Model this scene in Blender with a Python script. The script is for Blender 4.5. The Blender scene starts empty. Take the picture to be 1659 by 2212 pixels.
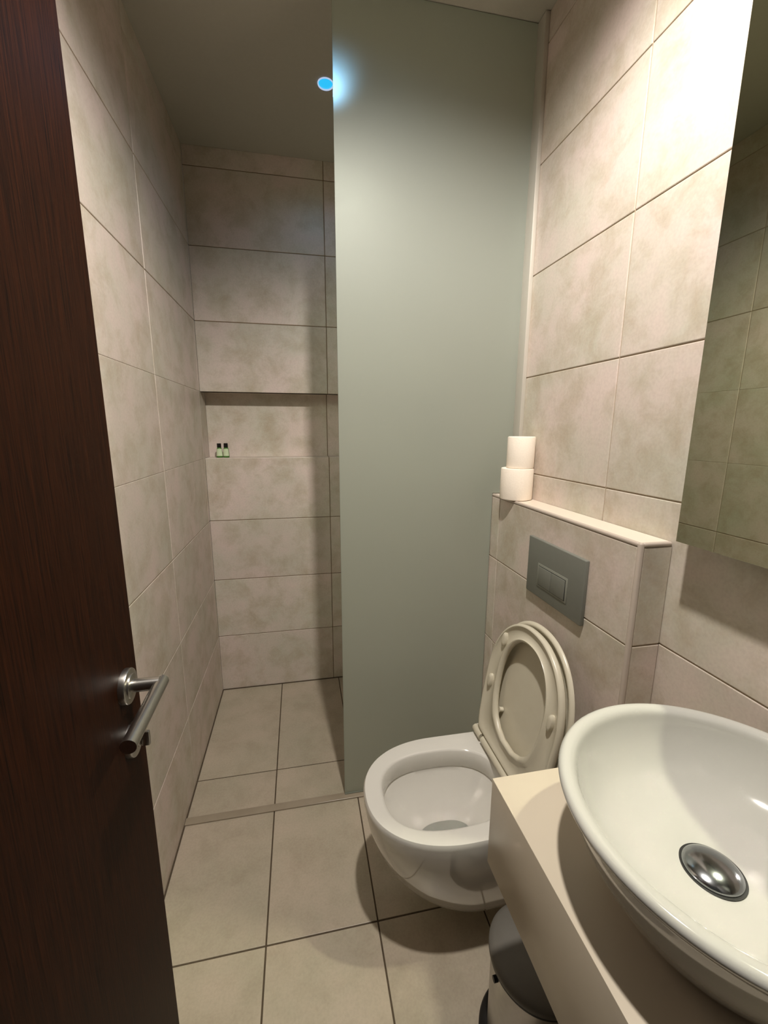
import bpy, bmesh, math, random
from mathutils import Vector, Matrix
PI = math.pi
sc = bpy.context.scene
C = sc.collection

# ------------------------------------------------------------------ camera
cam_d = bpy.data.cameras.new('camera'); cam = bpy.data.objects.new('camera', cam_d); C.objects.link(cam)
YAW, PITCH, ROLL, F = 0.1972, 0.1957, 0.0038, 913.8
cy, sy, cp, sp = math.cos(YAW), math.sin(YAW), math.cos(PITCH), math.sin(PITCH)
fw = Vector((sy*cp, cy*cp, -sp)); rt = Vector((cy, -sy, 0)); up = rt.cross(fw)
cr, sr = math.cos(ROLL), math.sin(ROLL)
r2 = cr*rt + sr*up; u2 = -sr*rt + cr*up
M = Matrix((r2, u2, -fw)).transposed().to_4x4(); M.translation = (0.43, -2.1055, 1.3403)
cam.matrix_world = M
cam_d.sensor_fit = 'HORIZONTAL'; cam_d.sensor_width = 36; cam_d.lens = F/1659*36; cam_d.clip_start = 0.01
sc.camera = cam

# ------------------------------------------------------------------ world, light, exposure
w = bpy.data.worlds.new('world'); sc.world = w; w.use_nodes = True
w.node_tree.nodes['Background'].inputs[0].default_value = (0.9, 0.85, 0.75, 1)
w.node_tree.nodes['Background'].inputs[1].default_value = 0.06
LAMP = (0.635, -1.66, 2.455)          # recessed ceiling downlight over the middle of the room
def spot(name, loc, radius, power, col, cone, blend):
    d = bpy.data.lights.new(name, 'SPOT'); d.shadow_soft_size = radius; d.energy = power; d.color = col
    d.spot_size = math.radians(cone); d.spot_blend = blend
    o = bpy.data.objects.new(name, d); o.location = loc; C.objects.link(o); return o
spot('downlight_light', LAMP, 0.03, 114, (1.0, 0.94, 0.865), 160, 0.55)
BLUE = (0.560, -0.425, 2.47)
spot('shower_light', (BLUE[0], BLUE[1], 2.452), 0.02, 1.5, (0.30, 0.60, 1.0), 156, 0.6)
sc.view_settings.view_transform = 'Standard'; sc.view_settings.look = 'None'
sc.view_settings.exposure = 0.0; sc.view_settings.gamma = 1.0; sc.view_settings.use_curve_mapping = False
cyc = sc.cycles
cyc.use_denoising = True; cyc.use_adaptive_sampling = True; cyc.adaptive_threshold = 0.02; cyc.use_guiding = True; cyc.use_surface_guiding = True; cyc.guiding_training_samples = 32
cyc.max_bounces = 10; cyc.diffuse_bounces = 6; cyc.glossy_bounces = 6; cyc.transmission_bounces = 8
cyc.caustics_reflective = True; cyc.caustics_refractive = True; cyc.blur_glossy = 0.0
cyc.sample_clamp_indirect = 0; cyc.sample_clamp_direct = 0

# ------------------------------------------------------------------ helpers
def lin(r, g, b):
    f = lambda c: (c/255/12.92) if c/255 <= 0.04045 else ((c/255+0.055)/1.055)**2.4
    return (f(r), f(g), f(b), 1)
def obj(name, bm, mats=None, parent=None, smooth=False, loc=None):
    bmesh.ops.recalc_face_normals(bm, faces=bm.faces)
    me = bpy.data.meshes.new(name); bm.to_mesh(me); bm.free()
    o = bpy.data.objects.new(name, me); C.objects.link(o)
    if mats is None: mats = []
    if not isinstance(mats, (list, tuple)): mats = [mats]
    for m in mats: me.materials.append(m)
    if smooth:
        for p in me.polygons: p.use_smooth = True
        if smooth != 'all': me.set_sharp_from_angle(angle=math.radians(float(smooth) if smooth is not True else 40))
    if parent: o.parent = parent
    if loc: o.location = loc
    return o
def thing(name, label, cat, loc=(0, 0, 0), group=None):
    o = bpy.data.objects.new(name, None); C.objects.link(o); o.location = loc; o.empty_display_size = 0.05
    o['label'] = label; o['category'] = cat
    if group: o['group'] = group
    return o
def tag(o, label, cat, group=None):
    o['label'] = label; o['category'] = cat
    if group: o['group'] = group
    return o
def struct(o, label=None):
    o['kind'] = 'structure'
    if label: o['label'] = label
    return o
def bx(bm, x0, x1, y0, y1, z0, z1, bevel=0, seg=2, mat=0):
    r = bmesh.ops.create_cube(bm, size=1)
    for v in r['verts']:
        v.co = Vector(((x0+x1)/2 + v.co.x*(x1-x0), (y0+y1)/2 + v.co.y*(y1-y0), (z0+z1)/2 + v.co.z*(z1-z0)))
    fs = list({f for v in r['verts'] for f in v.link_faces})
    for f in fs: f.material_index = mat
    if bevel:
        es = list({e for v in r['verts'] for e in v.link_edges})
        rr = bmesh.ops.bevel(bm, geom=es, offset=bevel, segments=seg, affect='EDGES', profile=0.5)
        for f in rr['faces']: f.material_index = mat
def lathe(bm, prof, n=64, cx=0, cy=0, mat=0):
    rings = []
    for r, z in prof:
        if r < 1e-6: rings.append([bm.verts.new((cx, cy, z))])
        else: rings.append([bm.verts.new((cx+r*math.cos(2*PI*i/n), cy+r*math.sin(2*PI*i/n), z)) for i in range(n)])
    for a, b in zip(rings, rings[1:]):
        for i in range(n):
            j = (i+1) % n
            if len(a) == 1 and len(b) == 1: continue
            if len(a) == 1: f = bm.faces.new((a[0], b[i], b[j]))
            elif len(b) == 1: f = bm.faces.new((a[i], a[j], b[0]))
            else: f = bm.faces.new((a[i], a[j], b[j], b[i]))
            f.material_index = mat
def tube(bm, pts, r, n=24, cap=True):
    pts = [Vector(p) for p in pts]; rings = []
    for i, p in enumerate(pts):
        d = (pts[min(i+1, len(pts)-1)] - pts[max(i-1, 0)]).normalized()
        a = d.orthogonal().normalized()
        if i and prev_a is not None:
            a = (prev_a - prev_a.dot(d)*d).normalized()
        prev_a = a; b = d.cross(a)
        rings.append([bm.verts.new(p + r*(math.cos(2*PI*k/n)*a + math.sin(2*PI*k/n)*b)) for k in range(n)])
    for A, B in zip(rings, rings[1:]):
        for k in range(n): bm.faces.new((A[k], A[(k+1) % n], B[(k+1) % n], B[k]))
    if cap: bm.faces.new(rings[0]); bm.faces.new(rings[-1][::-1])
def loft(bm, loops, close=True, cap0=False, cap1=False, mat=0):
    R = [[bm.verts.new(p) for p in L] for L in loops]
    n = len(R[0])
    for A, B in zip(R, R[1:]):
        for k in range(n if close else n-1):
            f = bm.faces.new((A[k], A[(k+1) % n], B[(k+1) % n], B[k])); f.material_index = mat
    if cap0: bm.faces.new(R[0]).material_index = mat
    if cap1: bm.faces.new(R[-1]).material_index = mat

# ------------------------------------------------------------------ materials
def mat(name, col, rough=0.5, metal=0.0, coat=0.0, spec=0.5, **kw):
    m = bpy.data.materials.new(name); m.use_nodes = True
    b = m.node_tree.nodes['Principled BSDF']
    b.inputs['Base Color'].default_value = col; b.inputs['Roughness'].default_value = rough
    b.inputs['Metallic'].default_value = metal; b.inputs['Coat Weight'].default_value = coat
    b.inputs['Specular IOR Level'].default_value = spec
    for k, v in kw.items(): b.inputs[k].default_value = v
    return m
def N(m, t, **kw):
    n = m.node_tree.nodes.new(t)
    for k, v in kw.items(): setattr(n, k, v)
    return n
def tilemat(name, base, alt, dark, rough=0.45, scale=1.0, blot=0.5):
    m = mat(name, base, rough); nt = m.node_tree; b = nt.nodes['Principled BSDF']
    tc = N(m, 'ShaderNodeTexCoord'); geo = N(m, 'ShaderNodeNewGeometry')
    off = N(m, 'ShaderNodeVectorMath', operation='MULTIPLY_ADD')   # every tile gets its own piece of the print
    comb = N(m, 'ShaderNodeCombineXYZ')
    for i in range(3): nt.links.new(geo.outputs['Random Per Island'], comb.inputs[i])
    nt.links.new(comb.outputs[0], off.inputs[0]); off.inputs[1].default_value = (17, 31, 23)
    nt.links.new(tc.outputs['Object'], off.inputs[2])
    n1 = N(m, 'ShaderNodeTexNoise'); n1.inputs['Scale'].default_value = 5*scale; n1.inputs['Detail'].default_value = 6; n1.inputs['Roughness'].default_value = 0.62
    n2 = N(m, 'ShaderNodeTexNoise'); n2.inputs['Scale'].default_value = 10*scale; n2.inputs['Detail'].default_value = 8; n2.inputs['Roughness'].default_value = 0.7; n2.inputs['Distortion'].default_value = 0.3
    n3 = N(m, 'ShaderNodeTexNoise'); n3.inputs['Scale'].default_value = 160*scale; n3.inputs['Detail'].default_value = 4
    for n in (n1, n2, n3): nt.links.new(off.outputs[0], n.inputs['Vector'])
    def ramp(src, a, bb):
        r = N(m, 'ShaderNodeMapRange'); r.inputs['From Min'].default_value = a; r.inputs['From Max'].default_value = bb
        nt.links.new(src.outputs['Fac'], r.inputs['Value']); return r
    mx = N(m, 'ShaderNodeMix', data_type='RGBA'); mx.inputs['A'].default_value = base; mx.inputs['B'].default_value = alt
    nt.links.new(ramp(n1, 0.35, 0.65).outputs[0], mx.inputs['Factor'])
    mx2 = N(m, 'ShaderNodeMix', data_type='RGBA'); mx2.inputs['B'].default_value = dark
    r2_ = ramp(n2, 0.46, 0.72); mul = N(m, 'ShaderNodeMath', operation='MULTIPLY'); mul.inputs[1].default_value = blot
    nt.links.new(r2_.outputs[0], mul.inputs[0]); nt.links.new(mul.outputs[0], mx2.inputs['Factor'])
    nt.links.new(mx.outputs['Result'], mx2.inputs['A'])
    hs = N(m, 'ShaderNodeHueSaturation'); mr = N(m, 'ShaderNodeMapRange'); mr.inputs['To Min'].default_value = 0.95; mr.inputs['To Max'].default_value = 1.03
    nt.links.new(geo.outputs['Random Per Island'], mr.inputs['Value']); nt.links.new(mr.outputs[0], hs.inputs['Value'])
    nt.links.new(mx2.outputs['Result'], hs.inputs['Color'])
    sp_ = N(m, 'ShaderNodeMix', data_type='RGBA', blend_type='MULTIPLY'); sp_.inputs['Factor'].default_value = 0.09
    nt.links.new(hs.outputs[0], sp_.inputs['A'])
    r3 = ramp(n3, 0.3, 0.62); nt.links.new(r3.outputs[0], sp_.inputs['B'])
    nt.links.new(sp_.outputs['Result'], b.inputs['Base Color'])
    bp = N(m, 'ShaderNodeBump'); bp.inputs['Strength'].default_value = 0.12; bp.inputs['Distance'].default_value = 0.002
    nt.links.new(n2.outputs['Fac'], bp.inputs['Height']); nt.links.new(bp.outputs[0], b.inputs['Normal'])
    return m
def noisy(name, c1, c2, rough=0.6, scale=30, bump=0.1, **kw):
    m = mat(name, c1, rough, **kw); nt = m.node_tree; b = nt.nodes['Principled BSDF']
    tc = N(m, 'ShaderNodeTexCoord'); n = N(m, 'ShaderNodeTexNoise'); n.inputs['Scale'].default_value = scale; n.inputs['Detail'].default_value = 6
    nt.links.new(tc.outputs['Object'], n.inputs['Vector'])
    mx = N(m, 'ShaderNodeMix', data_type='RGBA'); mx.inputs['A'].default_value = c1; mx.inputs['B'].default_value = c2
    nt.links.new(n.outputs['Fac'], mx.inputs['Factor']); nt.links.new(mx.outputs['Result'], b.inputs['Base Color'])
    if bump:
        bp = N(m, 'ShaderNodeBump'); bp.inputs['Strength'].default_value = bump; bp.inputs['Distance'].default_value = 0.001
        nt.links.new(n.outputs['Fac'], bp.inputs['Height']); nt.links.new(bp.outputs[0], b.inputs['Normal'])
    return m

WT = tilemat('wall tile', lin(214, 197, 188), lin(198, 194, 178), lin(178, 160, 138), 0.42, blot=0.75)
LEDGE_LIT = noisy('lamplit ledge tile', lin(222, 210, 194), lin(214, 202, 186), 0.4, 12, 0.05)  # paler than the wall tile: lamplight on the ledge top put into the colour
FT = tilemat('floor tile', lin(184, 170, 152), lin(172, 164, 144), lin(158, 142, 122), 0.4, blot=0.5)
GW = noisy('wall grout', lin(176, 160, 138), lin(150, 134, 112), 0.9)
GF = noisy('floor grout', lin(92, 78, 60), lin(62, 52, 40), 0.9)
GB = noisy('shower grout', lin(140, 120, 96), lin(110, 92, 72), 0.9)
TRIM = noisy('tile edge profile', lin(186, 172, 160), lin(176, 164, 152), 0.35, 60, 0.0)
PAINT = noisy('ceiling paint', lin(176, 174, 162), lin(182, 180, 168), 0.9, 90, 0.15)
DARKENED = noisy('darkened doorway surface', lin(60, 48, 40), lin(48, 38, 32), 0.6, 12, 0.0)  # unseen doorway wall and hall, coloured dark to cut bounce light
CER = mat('white ceramic', lin(212, 209, 202), 0.08, coat=0.6)
CERB = mat('basin ceramic', lin(186, 185, 178), 0.09, coat=0.6)
SEAT = noisy('yellowed seat plastic', lin(205, 199, 180), lin(198, 190, 170), 0.32, 25, 0.0)
VAN = noisy('white lacquered board', lin(204, 193, 174), lin(197, 185, 166), 0.28, 8, 0.0)
STEEL = noisy('brushed steel', (0.55, 0.53, 0.5, 1), (0.42, 0.4, 0.38, 1), 0.3, 60, 0.02, metal=1.0)
CHROME = mat('chrome', (0.34, 0.355, 0.37, 1), 0.16, metal=1.0)
GREYP = noisy('grey satin plastic', lin(116, 117, 109), lin(110, 112, 104), 0.42, 80, 0.0)
BLACK = mat('black rubber', lin(18, 17, 16), 0.5)
PAPER = noisy('toilet paper', lin(246, 236, 222), lin(238, 226, 210), 0.95, 220, 0.5)
CARD = noisy('cardboard core', lin(170, 145, 112), lin(150, 128, 98), 0.9)
MIRR = mat('mirror glass', (0.60, 0.64, 0.49, 1), 0.015, metal=1.0)
MEDGE = mat('mirror backing', lin(30, 28, 24), 0.5)
ALU = mat('matt aluminium', lin(205, 200, 190), 0.38, metal=0.35)
WATER = mat('water', (0.85, 0.9, 0.88, 1), 0.02, **{'Transmission Weight': 0.9, 'IOR': 1.33})

def wood():
    m = mat('dark stained door veneer', lin(30, 14, 7), 0.5, spec=0.08); nt = m.node_tree; b = nt.nodes['Principled BSDF']
    tc = N(m, 'ShaderNodeTexCoord'); mp = N(m, 'ShaderNodeMapping'); mp.inputs['Scale'].default_value = (1, 60, 1.6)
    n = N(m, 'ShaderNodeTexNoise'); n.inputs['Scale'].default_value = 7; n.inputs['Detail'].default_value = 10; n.inputs['Roughness'].default_value = 0.65
    nt.links.new(tc.outputs['Object'], mp.inputs[0]); nt.links.new(mp.outputs[0], n.inputs['Vector'])
    cr_ = N(m, 'ShaderNodeValToRGB'); cr_.color_ramp.elements[0].position = 0.32; cr_.color_ramp.elements[0].color = lin(14, 5, 2)
    cr_.color_ramp.elements[1].position = 0.7; cr_.color_ramp.elements[1].color = lin(48, 21, 7)
    nt.links.new(n.outputs['Fac'], cr_.inputs[0]); nt.links.new(cr_.outputs[0], b.inputs['Base Color'])
    bp = N(m, 'ShaderNodeBump'); bp.inputs['Strength'].default_value = 0.15; bp.inputs['Distance'].default_value = 0.001
    nt.links.new(n.outputs['Fac'], bp.inputs['Height']); nt.links.new(bp.outputs[0], b.inputs['Normal'])
    return m
WOOD = wood()
def emis(name, col, s):
    m = mat(name, (0, 0, 0, 1), 0.4); b = m.node_tree.nodes['Principled BSDF']
    b.inputs['Emission Color'].default_value = col; b.inputs['Emission Strength'].default_value = s; return m
BLUE_E = emis('blue lamp lens', (0.02, 0.48, 0.86, 1), 1.1)
HALO_E = emis('pale lamp ring', (0.5, 0.62, 0.85, 1), 0.9)
WARM_E = emis('warm lamp lens', (1.0, 0.9, 0.74, 1), 6)
def frosted():
    m = bpy.data.materials.new('frosted glass face'); m.use_nodes = True; nt = m.node_tree
    nt.nodes.clear(); out = N(m, 'ShaderNodeOutputMaterial')
    dif = N(m, 'ShaderNodeBsdfDiffuse'); dif.inputs['Color'].default_value = (0.60, 0.64, 0.57, 1)
    tr = N(m, 'ShaderNodeBsdfTranslucent'); tr.inputs['Color'].default_value = (0.90, 0.94, 0.86, 1)
    rf = N(m, 'ShaderNodeBsdfRefraction'); rf.inputs['Color'].default_value = (0.86, 0.92, 0.84, 1); rf.inputs['Roughness'].default_value = 0.85; rf.inputs['IOR'].default_value = 1.25
    gl = N(m, 'ShaderNodeBsdfGlossy'); gl.inputs['Color'].default_value = (1, 1, 1, 1); gl.inputs['Roughness'].default_value = 0.5
    m1 = N(m, 'ShaderNodeMixShader'); m1.inputs[0].default_value = 0.45
    m2 = N(m, 'ShaderNodeMixShader'); m2.inputs[0].default_value = 0.38
    m3 = N(m, 'ShaderNodeMixShader'); fr = N(m, 'ShaderNodeFresnel'); fr.inputs['IOR'].default_value = 1.28
    nt.links.new(dif.outputs[0], m1.inputs[1]); nt.links.new(tr.outputs[0], m1.inputs[2])
    nt.links.new(m1.outputs[0], m2.inputs[1]); nt.links.new(rf.outputs[0], m2.inputs[2])
    nt.links.new(fr.outputs[0], m3.inputs[0]); nt.links.new(m2.outputs[0], m3.inputs[1]); nt.links.new(gl.outputs[0], m3.inputs[2])
    nt.links.new(m3.outputs[0], out.inputs[0]); return m
FROST = frosted()
def clearglass():
    m = bpy.data.materials.new('clear glass face'); m.use_nodes = True; nt = m.node_tree
    nt.nodes.clear(); out = N(m, 'ShaderNodeOutputMaterial')
    t = N(m, 'ShaderNodeBsdfTransparent'); t.inputs[0].default_value = (0.9, 0.95, 0.9, 1)
    g = N(m, 'ShaderNodeBsdfGlossy'); g.inputs['Roughness'].default_value = 0.05; mx = N(m, 'ShaderNodeMixShader'); mx.inputs[0].default_value = 0.06
    nt.links.new(t.outputs[0], mx.inputs[1]); nt.links.new(g.outputs[0], mx.inputs[2]); nt.links.new(mx.outputs[0], out.inputs[0]); return m
CLEAR = clearglass()
EDGE = mat('green glass edge', lin(120, 138, 112), 0.2)

# ------------------------------------------------------------------ the room (x right, y into the shower, z up; metres)
W, CX, CE, H = 1.155, 1.08, -1.42, 2.475     # right wall, cistern box face, cistern box end, ceiling
YF = -2.2                                     # wall with the doorway, behind the camera
NZ0, NZ1, ND = 1.2, 1.5, 0.10                 # niche
def cuts(a, b, marks):
    s = sorted([m_ for m_ in marks if a+0.004 < m_ < b-0.004]); return [a]+s+[b]
def tiles(bm, plane, axis, u0, u1, v0, v1, um, vm, sgn, gap=0.003, t=0.007, bev=0.0016, ua=None, va=2):
    """tile slabs whose faces lie on axis=plane, facing sgn; grout bed 2 mm behind"""
    U = cuts(u0, u1, um); V = cuts(v0, v1, vm)
    def box(a0, a1, b0, b1, d0, d1, bevel, mi):
        r = [None]*3; r[axis] = sorted((d0, d1)); r[ua] = (a0, a1); r[va] = (b0, b1)
        bx(bm, r[0][0], r[0][1], r[1][0], r[1][1], r[2][0], r[2][1], bevel, 2, mi)
    for i in range(len(U)-1):
        for j in range(len(V)-1):
            a0 = U[i] + (gap/2 if i else 0); a1 = U[i+1] - (gap/2 if i < len(U)-2 else 0)
            b0 = V[j] + (gap/2 if j else 0); b1 = V[j+1] - (gap/2 if j < len(V)-2 else 0)
            box(a0, a1, b0, b1, plane, plane - sgn*t, bev, 0)
    box(u0, u1, v0, v1, plane - sgn*0.0022, plane - sgn*0.05, 0, 1)
ZM = [0.3*k for k in range(1, 9)]
# left wall (runs on into the niche)
bm = bmesh.new()
LY = [-0.624-0.6*k for k in range(3)] + [-0.024]
tiles(bm, 0, 0, YF, 0, 0, NZ0, LY, ZM, 1, ua=1)
tiles(bm, 0, 0, YF, ND, NZ0, NZ1, LY, ZM, 1, ua=1)
tiles(bm, 0, 0, YF, 0, NZ1, H, LY, ZM, 1, ua=1)
struct(obj('wall_left', bm, [WT, GW]), 'beige tiled wall behind the open door, running into the shower')
# back wall with its long niche
bm = bmesh.new(); GX = [0.574]
tiles(bm, 0, 1, 0, W, 0, NZ0-0.001, GX, ZM[:3], -1, ua=0)
tiles(bm, 0, 1, 0, W, NZ1, H, GX, ZM, -1, ua=0)
tiles(bm, ND, 1, 0, W, NZ0-0.008, NZ1+0.008, GX, [], -1, ua=0)
tiles(bm, NZ0, 2, 0, W, 0.0006, ND, GX, [], 1, ua=0, va=1, bev=0.001)
tiles(bm, NZ1, 2, 0, W, 0.0075, ND, GX, [], -1, ua=0, va=1, bev=0.001)
struct(obj('wall_back', bm, [WT, GB]), 'beige tiled shower wall with a long recessed niche')
# right wall
bm = bmesh.new(); RY = [-0.613-0.6*k for k in range(3)]
tiles(bm, W, 0, YF, 0, 0, H, RY, ZM, -1, ua=1)
struct(obj('wall_right', bm, [WT, GW]), 'beige tiled wall beside the toilet and basin')
# cistern box
bm = bmesh.new(); PR = 0.009
tiles(bm, CX, 0, CE+PR, -0.0, 0, 1.12-PR, [-0.82, -0.22], ZM, -1, ua=1, gap=0.003)
tiles(bm, CE, 1, CX+PR, W-0.001, 0, 1.12-PR, [], ZM, -1, ua=0)
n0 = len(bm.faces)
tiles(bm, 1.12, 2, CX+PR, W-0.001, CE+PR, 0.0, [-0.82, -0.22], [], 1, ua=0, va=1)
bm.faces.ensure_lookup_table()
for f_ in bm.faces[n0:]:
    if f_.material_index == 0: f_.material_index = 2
struct(obj('wall_cistern', bm, [WT, GW, LEDGE_LIT]), 'low tiled box with a ledge behind the toilet')
bm = bmesh.new()
bx(bm, CX-0.001, CX+PR+0.001, CE-0.001, CE+PR+0.001, 0, 1.121, 0.004, 3)
bx(bm, CX-0.001, CX+PR, CE+PR-0.002, 0, 1.12-PR, 1.121, 0.004, 3)
bx(bm, CX+PR-0.002, W-0.002, CE-0.001, CE+PR, 1.12-PR, 1.121, 0.004, 3)
struct(obj('trim_1', bm, TRIM, smooth=40), 'rounded pale edge strips of the tiled cistern box')
# floor
bm = bmesh.new()
FX = [0.3, 0.6, 0.9]; FY = [-0.593, -1.191, -1.789]
tiles(bm, 0, 2, 0, W, YF, 0, FX, FY, 1, ua=0, va=1, gap=0.0042, bev=0.001)
struct(obj('floor', bm, [FT, GF]), 'beige floor tiles with dark brown grout')
bm = bmesh.new(); bx(bm, 0.001, 1.0799, -0.786, -0.7575, 0.0, 0.006, 0.0022, 3)
struct(obj('trim_2', bm, noisy('stone threshold', lin(160, 148, 130), lin(140, 128, 110), 0.22, 14, 0.0), smooth=40), 'low threshold strip across the shower opening')
# dark sealant seams where walls meet the floor
bm = bmesh.new()
bx(bm, 0.0, 0.004, YF+0.001, -0.001, 0.0, 0.004); bx(bm, 0.004, CX, -0.004, -0.0005, 0.0, 0.004)
struct(obj('trim_3', bm, GF), 'dark joint between floor and shower walls')
# ceiling
bm = bmesh.new(); bx(bm, -0.05, W+0.05, YF-0.05, ND+0.05, H, H+0.1)
struct(obj('ceiling', bm, PAINT), 'plain grey painted ceiling')
# wall with the doorway
DX0, DX1, DH = 0.165, 0.87, 2.12
bm = bmesh.new()
bx(bm, -0.05, DX0-0.04, YF-0.1, YF, 0, H); bx(bm, DX1, W+0.05, YF-0.1, YF, 0, H); bx(bm, DX0-0.04, DX1, YF-0.1, YF, DH, H)
struct(obj('wall_front', bm, DARKENED), 'wall around the doorway')
bm = bmesh.new(); bx(bm, -0.05, W+0.05, YF-1.4, YF-0.1, -0.02, 0.0)
struct(obj('floor_hall', bm, DARKENED), 'floor outside the doorway')
bm = bmesh.new(); bx(bm, -0.05, W+0.05, YF-1.45, YF-1.4, -0.02, H)
struct(obj('wall_hall', bm, DARKENED), 'wall outside the doorway')

# ------------------------------------------------------------------ door leaf, standing open along the left wall
door = bpy.data.objects.new('door_1', None); C.objects.link(door); door.location = (0.145, YF, 0)
struct(door, 'dark brown wooden door standing open at the left')
def dpart(name, bm, m, parent=door, smooth=False):
    o = obj(name, bm, m, None, smooth); o.parent = parent
    off = Vector((0, 0, 0)); p = parent
    while p: off += p.location; p = p.parent
    o.location = -off; return o
bm = bmesh.new(); bx(bm, 0.125, 0.165, YF+0.004, -1.429, 0.008, 2.105, 0.0015, 2)
dpart('door_leaf', bm, WOOD)
def disc_x(bm, x0, x1, y, z, r, b=0.002):
    prof = [(0, x0), (r, x0), (r, x1-b), (r-b*0.3, x1-b*0.3), (r-b, x1), (0, x1)]
    tmp = bmesh.new(); lathe(tmp, prof, 48)
    me = bpy.data.meshes.new('t'); tmp.to_mesh(me); tmp.free()
    me.transform(Matrix(((0, 0, 1, 0), (1, 0, 0, y), (0, 1, 0, z), (0, 0, 0, 1)))); bm.from_mesh(me); bpy.data.meshes.remove(me)
HZ, HY = 0.964, -1.478
hd = thing('door_handle', '', ''); del hd['label'], hd['category']; hd.parent = door; hd.location = Vector((0.165, HY, HZ)) - door.location
bm = bmesh.new(); disc_x(bm, 0.165, 0.174, HY, HZ, 0.026); disc_x(bm, 0.174, 0.1765, HY, HZ, 0.018, 0.001)
dpart('rose', bm, STEEL, hd, 40)
bm = bmesh.new()
tube(bm, [(0.172, HY, HZ), (0.2135, HY, HZ)], 0.0098)
pts = [(0.2135-0.0, HY+0.0098, HZ-0.002), (0.2135, HY-0.126, HZ-0.006)]
tube(bm, pts, 0.0098)
dpart('lever', bm, STEEL, hd, 40)
bm = bmesh.new(); disc_x(bm, 0.165, 0.174, HY-0.002, HZ-0.088, 0.0255)
lk = dpart('lock_rose', bm, STEEL, hd, 40)
bm = bmesh.new(); disc_x(bm, 0.174, 0.180, HY-0.002, HZ-0.088, 0.011); bx(bm, 0.180, 0.192, HY-0.0055, HY+0.0015, HZ-0.1, HZ-0.076, 0.002, 2)
dpart('thumb_turn', bm, STEEL, hd, 40)

# ------------------------------------------------------------------ frosted shower screen
GY0, GY1, GX0 = -0.765, -0.757, 0.5535
scr = thing('shower_screen', 'tall frosted green-tinted glass panel dividing the shower from the toilet', 'shower screen', (GX0, GY0, 0))
bm = bmesh.new()
prof = [(GX0, 0.006), (CX-0.002, 0.006), (CX-0.002, 1.123), (W-0.013, 1.123), (W-0.013, H-0.002), (GX0, H-0.002)]
A = [bm.verts.new((x, GY0, z)) for x, z in prof]; B = [bm.verts.new((x, GY1, z)) for x, z in prof]
f = bm.faces.new(A); f.material_index = 0; f = bm.faces.new(B[::-1]); f.material_index = 1
for i in range(len(A)):
    j = (i+1) % len(A); f = bm.faces.new((A[i], B[i], B[j], A[j])); f.material_index = 2
g = obj('glass_panel', bm, [FROST, CLEAR, EDGE], scr, loc=(-GX0, -GY0, 0))
bm = bmesh.new(); bx(bm, W-0.014, W, -0.806, -0.752, 1.121, H-0.001, 0.002, 2)
obj('wall_profile', bm, ALU, scr, 40, loc=(-GX0, -GY0, 0))
bm = bmesh.new(); bx(bm, GX0, CX-0.001, GY0-0.0035, GY0-0.0002, 0.006, 0.010, 0.0006, 1)
obj('bottom_seal', bm, mat('grey seal', lin(120, 124, 112), 0.4), scr, loc=(-GX0, -GY0, 0))

# ------------------------------------------------------------------ toilet
TY, TZ = -1.178, 0.40
def outl(x0, w, z, xc=0.80, xb=CX, n=64, e=2.25, taper=0.985, yc=TY):
    """D-shaped ring: back edge straight at xb, front a superellipse reaching x0"""
    P = []; k = n*3//4
    a = xc - x0
    for i in range(k+1):
        t = -PI/2 + PI*i/k
        c, s = math.cos(t), math.sin(t)
        P.append(Vector((xc - a*abs(c)**(2/e), yc + w*math.copysign(abs(s)**(2/e), s), z)))
    m_ = n - k - 1
    q = []
    for i in range(1, 5): q.append(Vector((xc + (xb-xc)*i/4, yc + w*(1-(1-taper)*i/4), z)))
    for i in range(1, m_-7): q.append(Vector((xb, yc + w*taper*(1-2*i/(m_-7)), z)))
    for i in range(0, 4): q.append(Vector((xb - (xb-xc)*i/4, yc - w*(taper+(1-taper)*i/4), z)))
    return P + q
toi = thing('toilet', 'white wall-hung toilet with its cream seat and lid raised', 'toilet', (CX, TY, 0))
def T(name, bm, m, parent=toi, smooth=True):
    o = obj(name, bm, m, None, smooth); o.parent = parent
    off = Vector((0, 0, 0)); p = parent
    while p: off += p.location; p = p.parent
    o.location = -off; return o
bm = bmesh.new()
outer = [(0.570, .173, TZ-0.0005, .80), (0.5665, .1755, TZ-0.006, .80), (0.566, .176, TZ-0.014, .80), (0.568, .175, 0.36, .80), (0.576, .171, 0.32, .80), (0.592, .163, 0.27, .81), (0.617, .151, 0.215, .82),
         (0.652, .136, 0.165, .84), (0.690, .122, 0.125, .86), (0.725, .110, 0.097, .88), (0.755, .099, 0.083, .89), (0.79, .085, 0.078, .90)]
loops = [outl(x, w_, z, xc) for x, w_, z, xc in outer]
loops[-1] = [Vector((min(p.x, CX), p.y, 0.078)) for p in loops[-1]]
def hole(s, z, dx=0.0, hx=0.783, a=0.166, b=0.122, e=2.6, n=64):
    # ring with the same vertex order as outl()
    ref = outl(0.57, .173, TZ); P = []
    for i, p in enumerate(ref):
        c = Vector((hx+dx, TY-0.006)); d = Vector((p.x-c.x, p.y-c.y)); t = math.atan2(d.y/b, d.x/a)
        cc, ss = math.cos(t), math.sin(t)
        r = (abs(cc)**e + abs(ss)**e)**(-1/e)
        P.append(Vector((c.x + a*s*r*cc, c.y + b*s*r*ss, z)))
    return P
rim_in = outl(0.574, .169, TZ, .80, CX-0.001)
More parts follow.
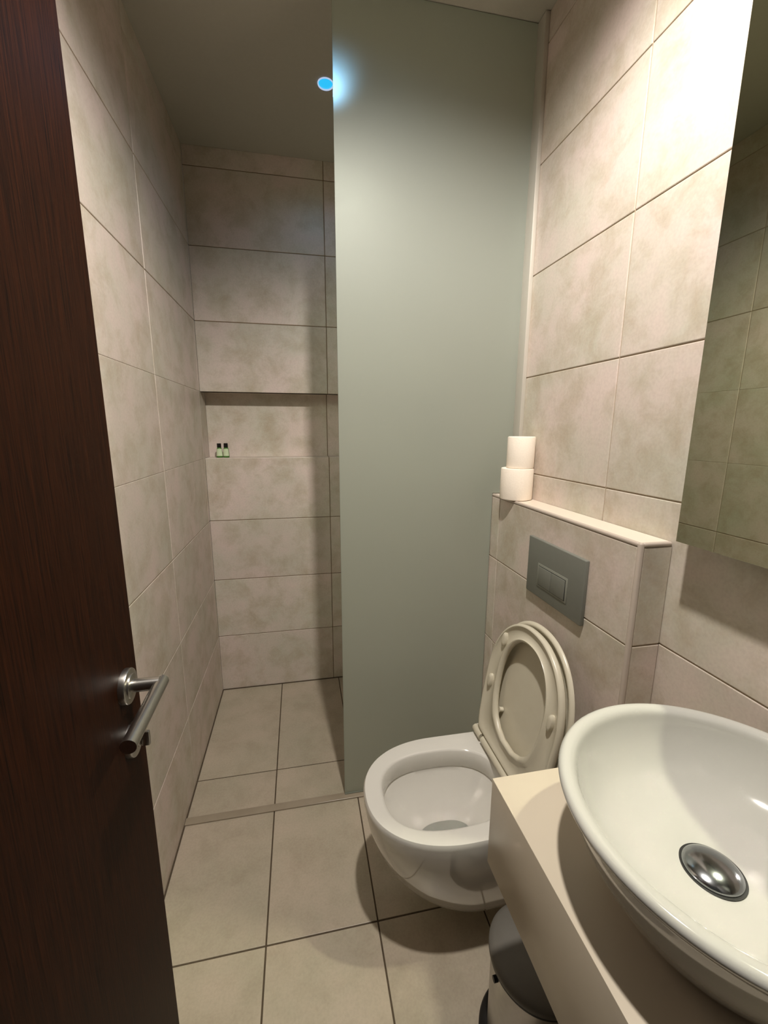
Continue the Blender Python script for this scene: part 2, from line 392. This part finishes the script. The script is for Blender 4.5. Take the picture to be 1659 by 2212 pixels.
inner = [hole(1.06, TZ), hole(1.02, TZ-0.0015), hole(1.0, TZ-0.006), hole(0.985, TZ-0.02), hole(0.975, TZ-0.050), hole(1.0, TZ-0.056), hole(0.96, TZ-0.068),
         hole(0.88, TZ-0.088, 0.002), hole(0.76, TZ-0.112, 0.006), hole(0.62, TZ-0.137, 0.012), hole(0.50, TZ-0.158, 0.014), hole(0.42, TZ-0.195, 0.016), hole(0.3, TZ-0.22, 0.018)]
loft(bm, loops[::-1] + [rim_in] + inner, cap0=True, cap1=True)
bowl = T('bowl', bm, CER, smooth=50)
bm = bmesh.new(); loft(bm, [hole(0.455, TZ-0.178, 0.015)], cap0=True)
wt = T('water', bm, WATER, bowl)
# raised seat and lid (local plane: s up along the seat, y sideways, d towards the front of the toilet)
def plane_pt(s, y, d, base, lean):
    ca, sa = math.cos(lean), math.sin(lean)
    return Vector((base[0] + s*sa - d*ca, TY + y, base[1] + s*ca + d*sa))
def seat_out(n=72, L=0.435, w=0.178, s0=0.0, grow=0.0):
    P = []; k = n - 16; sc_ = 0.20
    for i in range(k):
        t = -PI/2 + PI*i/(k-1); c, s = math.cos(t), math.sin(t)
        P.append((sc_ + (L-sc_+grow)*abs(c)**(2/2.15), (w+grow)*math.copysign(abs(s)**(2/2.15), s)))
    side = [(0.15, 0.995), (0.10, 0.985), (0.05, 0.955), (0.018, 0.92), (0.003, 0.88), (0.0, 0.8), (0.0, 0.5), (0.0, 0.2)]
    for s, f_ in side: P.append((s - (grow if s < 0.01 else 0), (w+grow)*f_))
    for s, f_ in side[::-1]: P.append((s - (grow if s < 0.01 else 0), -(w+grow)*f_))
    return P
def seat_hole(ref, cs=0.205, a=0.147, b=0.112):
    P = []
    for s, y in ref:
        t = math.atan2(y/b, (s-cs)/a); cc, ss = math.cos(t), math.sin(t); e = 2.25
        r = (abs(cc)**e+abs(ss)**e)**(-1/e); aa = a
        P.append((cs + aa*r*cc, b*r*ss))
    return P
def mixp(o, h, u): return [(a[0]*(1-u)+b_[0]*u, a[1]*(1-u)+b_[1]*u) for a, b_ in zip(o, h)]
SB, SL = (0.955, 0.428), math.radians(10)
O = seat_out(L=0.398); Hh = seat_hole(O)
bm = bmesh.new()
sec = [(0, .004), (.05, .0095), (.13, .010), (.19, .0045), (.5, .003), (.80, .0045), (.86, .010), (.94, .0095), (1, .004), (1, -.003), (.94, -.008), (.5, -.010), (.06, -.008), (0, -.003)]
Ls = [[plane_pt(s, y, d, SB, SL) for s, y in mixp(O, Hh, u)] for u, d in sec]
loft(bm, Ls + [Ls[0]])
bmesh.ops.remove_doubles(bm, verts=bm.verts, dist=1e-5)
seat = T('seat', bm, SEAT, smooth=60)
# buffers under the seat
for s, y in ((0.312, 0.122), (0.165, 0.148), (0.235, -0.142), (0.065, -0.140)):
    bm = bmesh.new()
    def lens(s, y, d, k): return [plane_pt(s+0.021*k*math.cos(2*PI*i/20), y+0.0095*k*math.sin(2*PI*i/20), d, SB, SL) for i in range(20)]
    loft(bm, [lens(s, y, .003, 1), lens(s, y, .011, 1), lens(s, y, .0135, .85), lens(s, y, .0145, .5)], cap1=True, cap0=True)
    T('buffer', bm, SEAT, seat)
LB, LL = (0.9765, 0.428), math.radians(10.2)
bm = bmesh.new(); O2 = seat_out(grow=0.005, L=0.400)
cen = (0.215, 0.0)
def shr(u): return [(a*(1-u)+cen[0]*u, b_*(1-u)) for a, b_ in O2]
sec = [(0, .002), (.03, .0075), (.06, .0075), (.10, .001), (.16, -.001), (.6, -.002), (.999, -.002)]
F_ = [[plane_pt(s, y, d, LB, LL) for s, y in shr(u)] for u, d in sec]
sec = [(.999, -.012), (.6, -.0115), (.2, -.009), (.05, -.005), (0, -.001)]
Bk = [[plane_pt(s, y, d, LB, LL) for s, y in shr(u)] for u, d in sec]
loft(bm, F_ + Bk + [F_[0]])
bmesh.ops.remove_doubles(bm, verts=bm.verts, dist=1e-5)
lid = T('lid', bm, SEAT, smooth=60)
for s, y in ((0.10, 0.095), (0.19, -0.165)):
    bm = bmesh.new(); c0 = plane_pt(s, y, 0.0, LB, LL); c1 = plane_pt(s, y, 0.012, LB, LL)
    tube(bm, [c0, c1], 0.007); T('bumper', bm, SEAT, lid)
# hinge barrels, pins and fixing plates
for y0, y1 in ((0.125, 0.172), (-0.115, 0.115), (-0.172, -0.125)):
    bm = bmesh.new(); tube(bm, [(0.948, TY+y0, 0.416), (0.948, TY+y1, 0.416)], 0.0115); T('hinge', bm, SEAT)
for y in (0.181, -0.181):
    bm = bmesh.new(); lathe(bm, [(0, 0.4), (.007, .4005), (.0095, .404), (.0098, .409), (.008, .4145), (.004, .417), (0, .4175)], 24, 0.962, TY+y); T('hinge_pin', bm, CER)
for y in (0.085, -0.085):
    bm = bmesh.new(); bx(bm, 0.945, 1.005, TY+y-0.018, TY+y+0.018, TZ-0.0005, TZ+0.009, 0.003, 2); T('hinge_plate', bm, CHROME, smooth=40)

# ------------------------------------------------------------------ flush plate
fp = thing('flush_plate', 'grey rectangular dual flush plate on the tiled box above the toilet', 'flush plate', (CX, -1.157, 0.961))
def P_(name, bm, m, parent, smooth=40):
    return T(name, bm, m, parent, smooth)
bm = bmesh.new(); bx(bm, CX-0.011, CX, -1.282, -1.035, 0.880, 1.042, 0.0025, 3)
P_('plate', bm, GREYP, fp)
bm = bmesh.new(); bx(bm, CX-0.0125, CX-0.0108, -1.2245, -1.0905, 0.9115, 0.9775, 0.0012, 2)
fr_ = P_('button_frame', bm, noisy('grey plastic bevel', lin(134, 136, 126), lin(128, 130, 120), 0.35, 80, 0.0), fp)
bm = bmesh.new(); bx(bm, CX-0.0128, CX-0.0124, -1.2175, -1.0965, 0.9165, 0.9715)
P_('button_gap', bm, BLACK, fp)
for a, b_ in ((-1.216, -1.158), (-1.1568, -1.098)):
    bm = bmesh.new(); bx(bm, CX-0.0146, CX-0.0125, a, b_, 0.918, 0.970, 0.0008, 2); P_('flush_button', bm, GREYP, fp)

# ------------------------------------------------------------------ vanity and basin
VX, VY, VT, VB = 0.7447, -1.5145, 0.735, 0.557
bm = bmesh.new(); bx(bm, VX, W-0.0005, YF+0.03, VY, VB, VT, 0.0012, 2)
van = tag(obj('vanity', bm, VAN, smooth=40), 'white box-shaped vanity slab mounted on the wall under the basin', 'vanity')
BXc, BYc = 0.948, -1.757
bas = thing('washbasin', 'round white vessel basin on the vanity slab', 'washbasin', (BXc, BYc, VT))
prof = [(0, .7352), (.122, .7352), (.128, .738), (.143, .756), (.164, .787), (.178, .812), (.187, .838), (.1915, .856), (.196, .863), (.202, .8665), (.2055, .872), (.2055, .877), (.2015, .8815), (.195, .8825), (.188, .8805), (.183, .875),
        (.179, .862), (.172, .845), (.160, .825), (.143, .807), (.118, .793), (.088, .784), (.05, .779), (.034, .777), (.0, .777)]
# refine by Catmull-Rom so the bowl reads smooth
def cr(P, k=3):
    out = []
    for i in range(len(P)-1):
        p0, p1, p2, p3 = P[max(i-1, 0)], P[i], P[i+1], P[min(i+2, len(P)-1)]
        for j in range(k):
            t = j/k
            out.append(tuple(0.5*((2*p1[c]) + (-p0[c]+p2[c])*t + (2*p0[c]-5*p1[c]+4*p2[c]-p3[c])*t*t + (-p0[c]+3*p1[c]-3*p2[c]+p3[c])*t**3) for c in (0, 1)))
    return out + [P[-1]]
bm = bmesh.new(); lathe(bm, prof[:2] + cr(prof[1:-1])[1:] + [prof[-1]], 128, BXc, BYc)
bowlb = T('basin_bowl', bm, CERB, bas, 60)
bm = bmesh.new(); lathe(bm, [(0, .778), (.032, .778), (.0335, .7795), (.0335, .7805), (.0325, .7820), (.029, .7845), (.024, .787), (.018, .789), (.012, .7903), (.006, .791), (0, .7912)], 64, 0.938, -1.749)
T('drain_plug', bm, CHROME, bas, 60)
bm = bmesh.new(); lathe(bm, [(0.0335, .7775), (.0365, .7782), (.0365, .7788), (.0325, .7792), (.030, .7785)], 64, 0.938, -1.749)
T('drain_ring', bm, BLACK, bas, 60)

# ------------------------------------------------------------------ mirror
MX = 1.105
mir = thing('wall_mirror', 'large frameless mirror standing off the wall above the basin', 'mirror', (W, -1.8, 1.138))
bm = bmesh.new(); bx(bm, MX, MX+0.005, YF+0.03, -1.471, 1.138, 2.36, 0.0006, 1); P_('mirror_glass', bm, MIRR, mir, False)
bm = bmesh.new(); bx(bm, MX+0.0052, W, YF+0.06, -1.506, 1.160, 2.33); P_('backing_frame', bm, MEDGE, mir, False)

# ------------------------------------------------------------------ pedal bin
BCx, BCy = 0.885, -1.492
bn = thing('pedal_bin', 'small steel pedal bin with a grey domed lid under the vanity', 'bin', (BCx, BCy, 0))
bm = bmesh.new(); lathe(bm, [(0, .012), (.0915, .012), (.092, .014), (.094, .243), (.092, .245), (0, .245)], 72, BCx, BCy); T('bin_body', bm, STEEL, bn, 40)
bm = bmesh.new(); lathe(bm, [(0, .0), (.108, .0), (.110, .003), (.110, .020), (.106, .026), (.093, .030), (0, .030)], 72, BCx, BCy); T('base_ring', bm, BLACK, bn, 40)
bm = bmesh.new(); lathe(bm, [(0, .244), (.0965, .244), (.0975, .246), (.0975, .252), (.096, .254), (0, .254)], 72, BCx, BCy); T('rim_ring', bm, BLACK, bn, 40)
bm = bmesh.new(); lathe(bm, [(0, .253), (.099, .253), (.1, .256), (.1, .262), (.098, .266), (.088, .272), (.06, .280), (.03, .284), (0, .285)], 72, BCx, BCy)
T('lid', bm, noisy('grey lid', lin(104, 101, 94), lin(98, 94, 88), 0.5, 60, 0.0), bn, 50)
bm = bmesh.new(); tube(bm, [(BCx-.092, BCy-.006, .232), (BCx-.101, BCy-.006, .232)], .006); T('lid_hinge', bm, BLACK, bn, 40); bm = bmesh.new(); a = math.radians(240); d = Vector((math.cos(a), math.sin(a), 0)); n_ = Vector((-d.y, d.x, 0))
c0 = Vector((BCx, BCy, 0)) + d*0.108
lo = []
for q, wd in ((0, .016), (.02, .02), (.034, .022), (.04, .018)):
    lo.append([c0+d*q+n_*wd+Vector((0, 0, .018)), c0+d*q-n_*wd+Vector((0, 0, .018)), c0+d*q-n_*wd+Vector((0, 0, .024)), c0+d*q+n_*wd+Vector((0, 0, .024))])
loft(bm, lo, cap0=True, cap1=True); T('pedal', bm, BLACK, bn, 40)

# ------------------------------------------------------------------ toilet rolls
def roll(x, y, z, r, h, label):
    t = thing('toilet_roll', label, 'toilet paper', (x, y, z), 'toilet rolls stacked on the ledge')
    bm = bmesh.new()
    pr = [(.0205, .0005), (r-.004, .0), (r-.001, .001), (r, .004), (r, h-.004), (r-.001, h-.001), (r-.004, h), (.0205, h-.0005), (.0205, .0005)]
    lathe(bm, pr, 64)
    for v in bm.verts:
        if v.co.xy.length > r*0.9:
            a = math.atan2(v.co.y, v.co.x); v.co.x *= 1+0.006*math.sin(3*a+z*9); v.co.y *= 1+0.006*math.sin(2*a+1)
    obj('paper', bm, PAPER, t, 50)
    bm = bmesh.new(); lathe(bm, [(.0203, .001), (.0203, h-.001), (.0185, h-.001), (.0185, .001), (.0203, .001)], 40); obj('core', bm, CARD, t, 40)
roll(1.1025, -0.880, 1.1212, 0.0495, 0.098, 'wider white toilet roll standing on the ledge, underneath the other')
roll(1.1085, -0.884, 1.2194, 0.0415, 0.097, 'narrower white toilet roll balanced on top of the lower one')

# ------------------------------------------------------------------ shampoo bottles in the niche
LIQ = mat('green liquid plastic', lin(96, 150, 70), 0.12, **{'Transmission Weight': 0.55, 'IOR': 1.4})
LAB = noisy('pale printed label', lin(214, 224, 190), lin(190, 208, 168), 0.5, 160, 0.0)
CAP = mat('black bottle cap', lin(10, 10, 12), 0.3)
def bottle(x, y, z, rz, h, label):
    t = thing('shampoo_bottle', label, 'bottle', (x, y, z), 'miniature bottles in the shower niche'); t.rotation_euler = (0, 0, rz)
    def ov(a, b_, zz): return [Vector((a*math.cos(2*PI*i/32), b_*math.sin(2*PI*i/32), zz)) for i in range(32)]
    bm = bmesh.new()
    loft(bm, [ov(.0125, .009, .0), ov(.0140, .0105, .0015), ov(.0143, .0108, .006), ov(.0133, .0106, .026), ov(.0118, .0100, .042), ov(.0095, .009, .0465), ov(.006, .006, .049), ov(.006, .006, .051)], cap0=True, cap1=True)
    bd_ = obj('bottle_body', bm, LIQ, t, 60)
    bm = bmesh.new()
    def arc(a, b_, zz): return [Vector((a*math.cos(t_), -b_*math.sin(t_), zz)) for t_ in [math.radians(22+136*i/20) for i in range(21)]]
    loft(bm, [arc(.0146, .0111, .008), arc(.0136, .0109, .026), arc(.0121, .0103, .0415)], close=False)
    obj('bottle_label', bm, LAB, bd_, 60)
    bm = bmesh.new(); lathe(bm, [(0, .0475), (.0096, .0475), (.0098, .0485), (.0094, h-.001), (.0084, h), (0, h)], 32); obj('bottle_cap', bm, CAP, t, 40)
bottle(0.060, 0.032, NZ0+0.0002, 0.05, 0.0665, 'left one of two tiny green bottles with black caps, nearer the corner')
bottle(0.0905, 0.030, NZ0+0.0002, -0.12, 0.0675, 'right one of two tiny green bottles with black caps, slightly taller')

# ------------------------------------------------------------------ ceiling lamps
def downlight(x, y, lens, ring, lab, r=0.03, rw=0.012):
    t = thing('downlight', lab, 'ceiling lamp', (x, y, H))
    bm = bmesh.new(); lathe(bm, [(r, 0), (r+rw, 0), (r+rw, -.002), (r+rw*.75, -.004), (r+.001, -.003), (r, -.001), (r, 0)], 48); obj('lamp_ring', bm, ring, t, 50)
    bm = bmesh.new(); lathe(bm, [(0, -.004), (r*.5, -.0035), (r, -.0005)], 48); obj('lamp_lens', bm, lens, t, 'all')
downlight(LAMP[0], LAMP[1], WARM_E, ALU, 'warm recessed ceiling lamp between toilet and basin', 0.036)
downlight(BLUE[0], BLUE[1], BLUE_E, HALO_E, 'small glowing blue lamp in the shower ceiling beside the glass', 0.0235, 0.0035)
